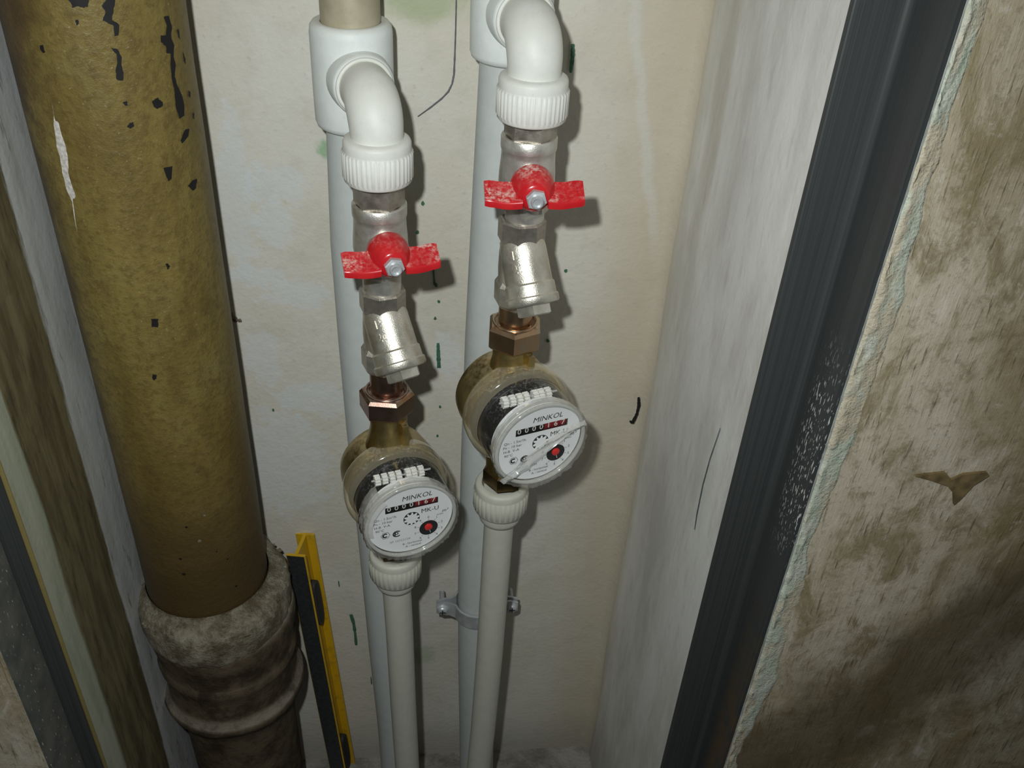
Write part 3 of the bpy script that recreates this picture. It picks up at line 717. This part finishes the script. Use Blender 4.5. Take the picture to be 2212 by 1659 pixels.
def strainer(label, x, y, zt, psi, inc):
    """Y strainer; zt = top of its octagon nut"""
    t = thing('y_strainer', label, 'strainer', (x, y, zt - 50), psi)
    z = lambda d: 50 - d
    nt = MB().add(lathe([(10.6, z(2.5)), (11.4, z(.2)), (12.6, z(0)), (13.4, z(1.0)), (13.4, z(12.5)), (12.2, z(13.6)), (11.6, z(14))], 8, phase=.2))
    nt.build('inlet_nut', 'nickel_dark', t, 20)
    bd = MB().add(lathe([(11.3, z(12)), (11.4, z(16)), (12.0, z(22)), (12.2, z(30)), (11.8, z(40))], 48))
    d = math.radians(inc)
    MBr = tr(0, 1.0, z(13)) @ rx(-(PI - d)) if False else tr(0, 0, z(13)) @ rx(PI - d)
    # branch barrel: local z of MBr points down and forward
    bd.add(lathe([(9.0, -3), (12.2, 0), (13.0, 6), (13.2, 18), (13.3, 25.0), (14.2, 26.0), (14.4, 33.0)], 48), MBr)
    bd.build('strainer_body', 'nickel_cast', t, 40)
    sm = MB().add(lathe([(14.6, 32.2), (15.3, 33.0), (15.3, 36.2), (14.6, 37.2), (11.0, 37.6)], 48), MBr); cp = sm.build('screw_cap', 'nickel_cast', t, 40)
    hx = MB().add(ngon(6, 18.5, 37.0, 43.5, .7, .45), MBr); hx.build('cap_hex', 'nickel_cast', cp, 20)
    # cast seam along the front of the barrel
    se = MB().add(box(-.35, .35, 12.2, 13.6, 3, 26), MBr @ rz(0.45) @ rz(PI)); se.add(box(-.35, .35, 13.3, 14.8, 26, 33), MBr @ rz(0.45) @ rz(PI))
    se.build('cast_seam', 'nickel_cast', t, 0)
    ho = MB().add(lathe([(11.0, z(36)), (12.8, z(39)), (13.8, z(40.5)), (13.8, z(52.0)), (12.0, z(54.5)), (9.5, z(54.7))], 8, phase=.25)); ho.build('outlet_nut', 'nickel_cast', t, 20)
    # raised figures on the left flank of the barrel
    tm = text_mesh([text('15', 6.8, 0, 3.8, bold=.1), text('20', 6.8, 0, -3.8, bold=.1)], 0.0, ext=0.5)
    # wrap lettering round the barrel: x -> angle, z -> along barrel
    wv = []
    a0 = math.radians(-46)
    for px, py, pz in tm.v:
        a = a0 + px / 13.3; r_ = 13.2 - py
        wv.append((r_ * math.sin(a), r_ * math.cos(a), 13.0 - pz))
    # MBr local: +y is the upper/front side, z runs down the barrel
    e = MB(); e.v = []; e.add((wv, tm.f), MBr); e.build('raised_figures', 'nickel_cast', t, 0)
    return t
strainer('nickel strainer with slanted screw cap above the left meter', -20.6, -80, -263.5, math.radians(28), 36)
strainer('nickel strainer with slanted screw cap above the right meter', 57.2, -80, -219.0, math.radians(20), 32)

def union(label, x, y, ztop, zu, psi, cu, nut):
    """threaded nipple from ztop down to the union nut whose top is zu"""
    t = thing('union_coupling', label, 'pipe fitting', (x, y, zu - 16), psi)
    m = MB()
    pr_ = []
    z = ztop - zu + 16 + 2
    k = 0
    while z > 15.5:
        pr_.append((9.9 + (0.14 if k % 2 else 0), z)); z -= 0.8; k += 1
    pr_ += [(9.6, 15), (11.2, 14.5), (11.2, 6)]
    m.add(lathe(pr_, 40)); m.build('threaded_nipple', cu, t, 30)
    n = MB().add(lathe([(11.4, 14.5), (11.6, 15.6), (14.2, 15.8), (15.5, 15.2), (17.2, 13.2), (17.2, 2.2), (15.6, .3), (12.0, 0)], 6, phase=PI / 6))
    n.build('union_nut', nut, t, 20)
    w_ = MB().add(torus(12.6, .9, 36, 8), tr(0, 0, 15.8)); w_.build('washer', nut, t, 60)
    return t
union('pinkish copper-toned union nut on top of the left meter', -20.0, -80, -318, -334.5, .38, 'copper_plate', 'copper_plate')
union('yellow-zinc union nut on top of the right meter', 56.6, -80, -273.5, -285.5, .95, 'zinc_yellow', 'zinc_yellow')

# ---- water meters
def gear(n, r0, r1, th):
    pts = []
    for i in range(n):
        for q, rr in ((0, r0), (.25, r1), (.5, r1), (.75, r0)):
            a = 2 * PI * (i + q) / n; pts.append((rr * math.cos(a), rr * math.sin(a)))
    return extrude_poly(pts, 0, th)
def water_meter(label, x, y, zc, psi, up, dn, strip):
    t = thing('water_meter', label, 'water meter', (x, y, zc), psi)
    b = MB()
    b.add(lathe([(12, 24), (20, 23), (26, 20.5), (29.5, 16), (30.5, 10), (30.5, -6), (31.0, -12)][::-1], 64), FWD @ Matrix.Scale(-1, 4, (0, 0, 1)))
    b.add(lathe([(11.0, up), (11.6, up - 4), (11.6, up - 12), (13.2, up - 20), (17, 20), (20, 8), (19, 0)], 40))
    b.add(lathe([(19, 0), (19, -12), (15.5, -24), (13.2, -34), (12.6, -dn + 8), (12.4, -dn)], 40))
    b.add(box(5, 9, -14, -6, 16, up - 6)); 
    b.build('brass_body', 'brass', t, 45)
    dk = MB().add(ngon(6, 25.0, -dn - 11, -dn + 1, 1.0, .3)); dk.build('outlet_thread', 'dark_brass', t, 20)
    fg = MB().add(lathe([(31.0, 4.5), (33.2, 5.0), (33.8, 7), (33.8, 16), (33.0, 18.5), (31.5, 19.5), (29.6, 20.0)], 96, cap=False), FWD)
    fg.build('clear_flange', 'clear_flange', t, 40)
    hz = MB().add(lathe([(28.4, 8), (28.4, 21), (27.6, 22.0), (12, 22.4)], 64), FWD); hz.build('register_housing', 'register_black', t, 40)
    bl = MB().add(box(-19.5, 19.5, -40.5, -22, -18, 9)); bl.build('register_block', 'register_black', t, 20)
    # white pinions of the counter, seen through the side of the cover
    for gx in (-15.4, -10.7, -6.1, -1.8, 4.2, 8.0, 12.6):
        gm = MB().add(gear(10, 2.6, 3.6, 3.4), tr(gx - 1.7, -26.3, 21.0) @ rz(-PI / 2)); gm.build('pinion', 'wheel_white', t, 30)
    ax = MB().add(tube([(-19, -26.3, 21.0), (19, -26.3, 21.0)], .7, 10)); ax.build('pinion_axle', 'zinc', t, 40)
    # number wheels behind the dial window
    xs = [-13.0 + 4.75 * k for k in range(7)]
    for k, gx in enumerate(xs):
        wm = MB().add(lathe([(5.9, -2.15), (6.6, -2.0), (6.6, 2.0), (5.9, 2.15)], 28), tr(gx, -36.4, 10.6) @ ry(PI / 2))
        o = wm.build('number_wheel', 'register_red' if k >= 4 else 'register_black', t, 30)
        dm = text_mesh([text('0000167'[k], 5.2, gx, 10.5, bold=.03)], -43.25); dm.build('digit', 'wheel_white', o, 0)
        dm = text_mesh([text('8069528'[k], 4.4, gx, -36.2)], 0)
        MB().add(([(a, c, 17.35) for a, _, c in dm.v], dm.f)).build('digit', 'wheel_white', o, 0)
    # dial plate with a window for the wheels
    bm = bmesh.new(); es = []
    def loop(pts):
        vs = [bm.verts.new((p[0], -44.0, p[1])) for p in pts]
        for i in range(len(vs)): es.append(bm.edges.new((vs[i], vs[(i + 1) % len(vs)])))
    loop([(27.6 * math.cos(2 * PI * i / 72), 27.6 * math.sin(2 * PI * i / 72)) for i in range(72)])
    loop([(-15.6, 8.2), (-15.6, 13.0), (18.2, 13.0), (18.2, 8.2)])
    bmesh.ops.triangle_fill(bm, use_beauty=True, edges=es); bm.verts.index_update()
    dp = MB().add(([tuple(v.co) for v in bm.verts], [tuple(q.index for q in p.verts) for p in bm.faces])); bm.free()
    dp.add(lathe([(27.6, 44.0), (27.9, 43.6), (27.9, 37.0)], 72, cap=False), FWD)
    dial = dp.build('dial_plate', 'dial_white', t, 40)
    W = []
    T = lambda *a, **k: W.append(text(*a, **k))
    T('MINKOL', 5.2, 4.6, 17.2, shear=.2)
    T('MK-U', 4.8, 13.0, 3.9)
    T('m\u00b3', 3.8, 22.6, .4, shear=.3)
    T('x0.0001', 1.5, 19.6, -2.0)
    T('Qn - 1.5m\u00b3/h', 2.7, -23.0, 4.4, align='LEFT')
    T('Pn - 10 bar', 2.7, -23.4, 1.4, align='LEFT')
    T('H-B  V-A', 2.7, -23.0, -1.7, align='LEFT')
    T('90\u00b0C', 2.7, -22.4, -4.9, align='LEFT')
    T('B - horizontal', 2.3, 1.2, -20.8)
    T('A - vertical', 2.3, 1.8, -23.4)
    for k in range(10):
        a = PI / 2 - 2 * PI * k / 10
        T(str(k), 2.5, 12.0 + 9.2 * math.cos(a), -11.4 + 9.0 * math.sin(a))
    pm = text_mesh(W, -44.12)
    # tick marks of the needle dial, two approval roundels
    for k in range(10):
        a = PI / 2 - 2 * PI * k / 10; c_, s_ = math.cos(a), math.sin(a)
        pm.add(box(6.6, 7.6, -44.13, -44.11, -.12, .12), tr(12, 0, -11.4) @ ry(-a))
    pm.build('printing', 'ink', dial, 0, recalc=False)
    num = text_mesh([text('\u2116 10723134', 2.5, -6.8, -16.8)], -44.12); num.build('serial_number', 'grey_ink', dial, 0, recalc=False)
    def flat_ring(r0, r1, cx, cz, a0=0, a1=2 * PI, n=28, yy=-44.13, sq=1.0):
        v = []; f = []
        for i in range(n + 1):
            a = a0 + (a1 - a0) * i / n
            for r in (r0, r1): v.append((cx + r * math.cos(a), yy, cz + sq * r * math.sin(a)))
        for i in range(n): f.append((2 * i, 2 * i + 1, 2 * i + 3, 2 * i + 2))
        return v, f
    rd = MB().add(flat_ring(2.7, 3.0, -16.0, -9.6, n=6)).add(flat_ring(.9, 1.9, -16.2, -9.6, .7, 5.6))
    rd.add(flat_ring(2.0, 2.9, -8.6, -10.3, .75, 5.5, sq=.9)).add(flat_ring(.6, 1.2, -8.9, -9.9)).add((box(-10.3, -9.6, -44.13, -44.11, -12, -8.8)))
    rd.build('approval_marks', 'ink', dial, 0, recalc=False)
    # flow star, needle dial
    gs = MB().add(flat_ring(0, 5.3, 1.0, -.2, n=32, yy=-44.08)); gs.build('star_well', 'ink', dial, 0, recalc=False)
    st = MB().add(gear(10, 3.4, 5.0, .5), tr(1.0, 0, -.2) @ tr(0, -44.8, 0)); st.build('flow_star', 'dial_white', dial, 30)
    nd = MB().add(flat_ring(0, 6.1, 12.0, -11.4, n=40, yy=-44.09)); nd.build('needle_disc', 'register_black', dial, 0, recalc=False)
    rb = MB().add(lathe([(2.5, 44.1), (2.5, 44.9), (1.9, 45.3)], 28), tr(11.8, 0, -10.4) @ FWD); rb.build('needle_hub', 'needle_red', dial, 40)
    ln = MB().add(box(-.13, .13, -44.3, -44.2, -5.4, -2.6), tr(11.9, 0, -10.6) @ ry(-.25)); ln.build('needle', 'dial_white', dial, 0)
    cv = MB().add(lathe([(29.3, 19.6), (29.3, 45.0), (28.9, 46.4), (27.6, 47.0), (26.4, 46.6), (0.01, 46.4)], 96, cap=False), FWD); cv.build('clear_cover', 'clear_cover', t, 40)
    rm = MB().add(torus(28.4, 1.15, 96, 10), FWD @ tr(0, 0, 46.2)); rm.add(torus(29.4, .7, 96, 8), FWD @ tr(0, 0, 43.6)); rm.build('cover_rim', 'clear_rim', t, 60)
    # ragged shrink film round the front rim
    v = []; f = []; N = 180; sd = 3.3 if strip else 8.1
    for i in range(N):
        a = 2 * PI * i / N
        jag = vnoise(math.cos(a) * 5, math.sin(a) * 5, sd); j2 = vnoise(math.cos(a) * 19, math.sin(a) * 19, sd + 4)
        low = 0.5 - 0.5 * math.sin(a)
        for q, (r, d) in enumerate(((29.5, 40 + 2 * jag), (30.2 + .3 * j2, 43.5), (30.7 + .6 * j2 + .4 * low, 46.3), (29.9 + .5 * j2 + 1.0 * low, 48.2 + 1.1 * jag + 1.0 * j2))):
            v.append((r * math.cos(a), -d, r * math.sin(a)))
    for i in range(N):
        for q in range(3):
            j = (i + 1) % N; f.append((i * 4 + q, j * 4 + q, j * 4 + q + 1, i * 4 + q + 1))
    MB().add((v, f)).build('shrink_film', 'film', t, 60)
    if strip:
        # torn twisted strip of film lying across the glass
        C_ = [(-24.5, -20.5, 1.4, 3.2), (-21, -16.4, 2.4, 3.8), (-17, -12.6, 2.8, 3.4), (-11, -8.0, 2.6, 4.6), (-4, -2.8, 2.0, 4.2), (5, 1.8, 1.6, 3.4), (13, 5.6, 1.4, 2.6), (21, 8.6, 1.0, 2.2), (28.5, 9.5, 0.2, 3.4)]
        v = []; f = []
        K = 7; n = len(C_)
        PT = []
        for i in range(n - 1):
            for k in range(4):
                q = k / 4; PT.append(tuple(C_[i][j] * (1 - q) + C_[i + 1][j] * q for j in range(4)))
        PT.append(C_[-1])
        for i, (u_, v_, h_, wd) in enumerate(PT):
            p0 = PT[max(0, i - 1)]; p1 = PT[min(len(PT) - 1, i + 1)]
            L = math.hypot(p1[0] - p0[0], p1[1] - p0[1]); nx, nz_ = -(p1[1] - p0[1]) / L, (p1[0] - p0[0]) / L
            for k in range(K):
                s_ = (k / (K - 1) - .5) * 2
                fold = 1.1 * math.cos(s_ * 4.2 + i * .22) + .8 * vnoise(i * .5, s_ * 2)
                v.append((u_ + nx * s_ * wd, -47.6 - h_ - fold, v_ + nz_ * s_ * wd))
        for i in range(len(PT) - 1):
            for k in range(K - 1):
                b_ = i * K + k; f.append((b_, b_ + 1, b_ + K + 1, b_ + K))
        MB().add((v, f)).build('film_strip', 'film_thick', t, 60)
    else:
        v = []; f = []
        # crumpled film bunched at the left shoulder of the cover
        nu, nv_ = 16, 8
        for i in range(nu + 1):
            a = math.radians(128 + 62 * i / nu)
            for k in range(nv_ + 1):
                q = k / nv_; d = 33 + 15.5 * q
                r = 29.8 + 1.6 * abs(vnoise(i * .6, k * .7, 2.2)) * 2 * math.sin(q * PI) + .5 * vnoise(i * 1.7, k * 1.3)
                if d > 46.2: r -= (d - 46.2) * 2.0
                v.append((r * math.cos(a), -d - .6 * vnoise(i, k, 5), r * math.sin(a)))
        for i in range(nu):
            for k in range(nv_):
                b_ = i * (nv_ + 1) + k; f.append((b_, b_ + 1, b_ + nv_ + 2, b_ + nv_ + 1))
        MB().add((v, f)).build('film_crumple', 'film_thick', t, 60)
    return t
water_meter('left round water meter with crumpled clear film bunched at its dial edge', -19.5, -80, -403.5, math.radians(17.1), 54, 57, False)
water_meter('round water meter on the right line with torn film strip across its dial', 55.6, -80, -344.5, math.radians(19.3), 46, 55, True)

# ---- outlet pipes with ribbed adapters
def outlet(label, path, zt):
    x0, y0 = path[0][0], path[0][1]
    t = thing('outlet_pipe', label, 'pipe', (path[-1][0], path[-1][1], FLOOR))
    dx, dy = x0 - path[-1][0], y0 - path[-1][1]
    P = []
    for i in range(len(path) - 1):
        a, b = Vector(path[i]), Vector(path[i + 1])
        for k in range(4): P.append(a.lerp(b, k / 4))
    P.append(Vector(path[-1]))
    MB().add(tube([(p.x - path[-1][0], p.y - path[-1][1], p.z - FLOOR) for p in P], 10.3, 36)).build('pipe_wall', 'ppr_low', t, 50)
    h = 23.0; z0 = zt - FLOOR
    prof = [(11.8, -6), (12.6, -1.5), (13.4, 0)] + collar_prof(h, 18.0)[1:]
    MB().add(lathe([(r, z + z0) for r, z in prof], 288, lambda a, rr, z: rib_fn(h, 18.0, 32)(a, rr, z - z0)), tr(dx, dy, 0)).build('ribbed_collar', 'ppr_low', t, 50)
    MB().add(lathe([(14.6, z0 - h + .5), (14.6, z0 - h - 6), (14.0, z0 - h - 8.5), (12.6, z0 - h - 10), (10.4, z0 - h - 10.4)], 56), tr(dx, dy, 0)).build('socket_cuff', 'ppr_low', t, 50)
    return t
outlet('grey plastic outlet pipe with ribbed adapter under the left meter', [(-18.2, -80, -492), (-16.6, -80, -560), (-15.4, -80, -650), (-13.4, -80, -745), (-12, -80, FLOOR)], -473.5)
outlet('grey plastic outlet pipe with ribbed adapter under the right meter', [(54.2, -80, -430), (53.4, -80, -500), (52.6, -80, -590), (50.5, -80, -690), (48, -80, -760), (46, -80, FLOOR)], -411.5)

# ---- pipe clamp on the right riser
cx = 45.6; zc = -591.0
t = thing('pipe_clamp', 'zinc-plated two-bolt pipe clamp round the right riser', 'pipe clamp', (cx, RY, zc))
def strap(sgn, nm):
    r = 17.6; th = 1.7; gap = 1.4
    C2 = []
    xe = 33.5
    C2.append((-xe, -gap))
    C2.append((-27, -gap)); C2.append((-22.5, -gap - .3))
    for k in range(19):
        a = PI - math.radians(16) - k / 18 * (PI - 2 * math.radians(16)); C2.append((r * math.cos(a), -r * math.sin(a)))
    C2 += [(22.5, -gap - .3), (27, -gap), (xe, -gap)]
    v = []; f = []; n = len(C2)
    for i, (x, y) in enumerate(C2):
        p0 = C2[max(0, i - 1)]; p1 = C2[min(n - 1, i + 1)]; L = math.hypot(p1[0] - p0[0], p1[1] - p0[1])
        nx, ny = (p1[1] - p0[1]) / L, -(p1[0] - p0[0]) / L
        hh = 7.0
        e = abs(abs(x) - xe)
        if e < .1: hh = 4.6
        for off in (0, th):
            for z in (-hh, hh): v.append((x + nx * off, sgn * (y + ny * off), z))
    for i in range(n - 1):
        a, b = i * 4, i * 4 + 4
        f += [(a, a + 1, b + 1, b), (a + 2, b + 2, b + 3, a + 3), (a, b, b + 2, a + 2), (a + 1, a + 3, b + 3, b + 1)]
    f += [(0, 2, 3, 1), ((n - 1) * 4, (n - 1) * 4 + 1, (n - 1) * 4 + 3, (n - 1) * 4 + 2)]
    MB().add((v, f)).build(nm, 'zinc', t, 40)
strap(1, 'strap'); strap(-1, 'strap')
for s_ in (-1, 1):
    bmx = MB().add(lathe([(4.3, 0), (4.3, 1.4), (3.6, 2.8), (2.0, 3.5), (.6, 3.6)], 24), tr(s_ * 28.5, -3.0, 0) @ FWD)
    o = bmx.build('bolt', 'zinc', t, 40)
    MB().add(lathe([(2.0 + (.25 if i % 2 else 0), -i * .9) for i in range(22)], 14), tr(s_ * 28.5, -3.0, 0) @ FWD).build('bolt_shank', 'zinc', o, 30)
    MB().add(box(-.4, .4, -7.0, -6.0, -2.3, 2.3), tr(s_ * 28.5, 0, 0)).add(box(-2.3, 2.3, -7.0, -6.0, -.4, .4), tr(s_ * 28.5, 0, 0)).build('cross_slot', 'register_black', o, 0)
MB().add(tube([(0, 16, 0), (0, 32, 0)], 3.5, 16)).build('wall_stud', 'zinc', t, 40)

# ---- yellow spirit level leaning by the socket
t = thing('spirit_level', 'yellow spirit level with dark edge leaning beside the drain socket', 'spirit level', (-77.0, -16, FLOOR))
t.rotation_euler = (0, -math.radians(3.3), math.radians(-12))
LH = 311.0
hw = 7.7
def slab(x0, x1, y0, y1, nm, mt, z0=0, z1=LH, parent=None):
    e = .5
    pts = [(x0 + e, y0), (x1 - e, y0), (x1, y0 + e), (x1, y1 - e), (x1 - e, y1), (x0 + e, y1), (x0, y1 - e), (x0, y0 + e)]
    n = 8
    v = [(x, y, z0) for x, y in pts] + [(x, y, z1) for x, y in pts]
    f = [tuple(range(n)), tuple(range(2 * n - 1, n - 1, -1))] + [(i, (i + 1) % n, n + (i + 1) % n, n + i) for i in range(n)]
    return MB().add((v, f)).build(nm, mt, parent or t, 30)
slab(-hw, hw, 10.5, 13, 'back_flange', 'yellow_enamel')
slab(-hw, hw, -13, -10.6, 'front_flange', 'yellow_enamel')
slab(-hw + .8, hw - .8, -13.35, -12.9, 'milled_face', 'dark_enamel', 0.4, LH - .4)
slab(-1.4, 1.4, -10.7, 10.6, 'web', 'yellow_enamel')
def oval(zc_, hh, ww, nm):
    pts = []
    for i in range(28):
        a = 2 * PI * i / 28; ca, sa = math.cos(a), math.sin(a)
        pts.append((ww * math.copysign(abs(ca) ** .8, ca), hh * math.copysign(abs(sa) ** .55, sa)))
    def ring(sc, d):
        v, f = extrude_poly([(p[0] * sc if sc < 1 else p[0], p[1] * (1 - (1 - sc) * ww / hh)) for p in pts], -d, d)
        return [(b, a + 1.0, c + zc_) for a, b, c in v], f
    o = MB().add(ring(1.0, 6.2)).build(nm, 'rubber', t, 40)
    MB().add(ring(.62, 6.4)).build('recess', 'bare_iron', o, 40)
oval(LH - 68, 25, 7.0, 'grip_insert'); oval(LH - 276, 24, 7.0, 'grip_insert')
# a splash of paint shaped like a dart on the concrete
m = MB().add(extrude_poly([(243, -291), (252, -289.5), (258, -289), (263, -294), (268, -290.5), (280, -289.5), (282, -291.5), (276, -298), (272, -308), (270, -311), (267, -303), (262, -298), (252, -294)], -217, -218.6)); m.build('brown_patch', 'brown_stain', wor, 0)
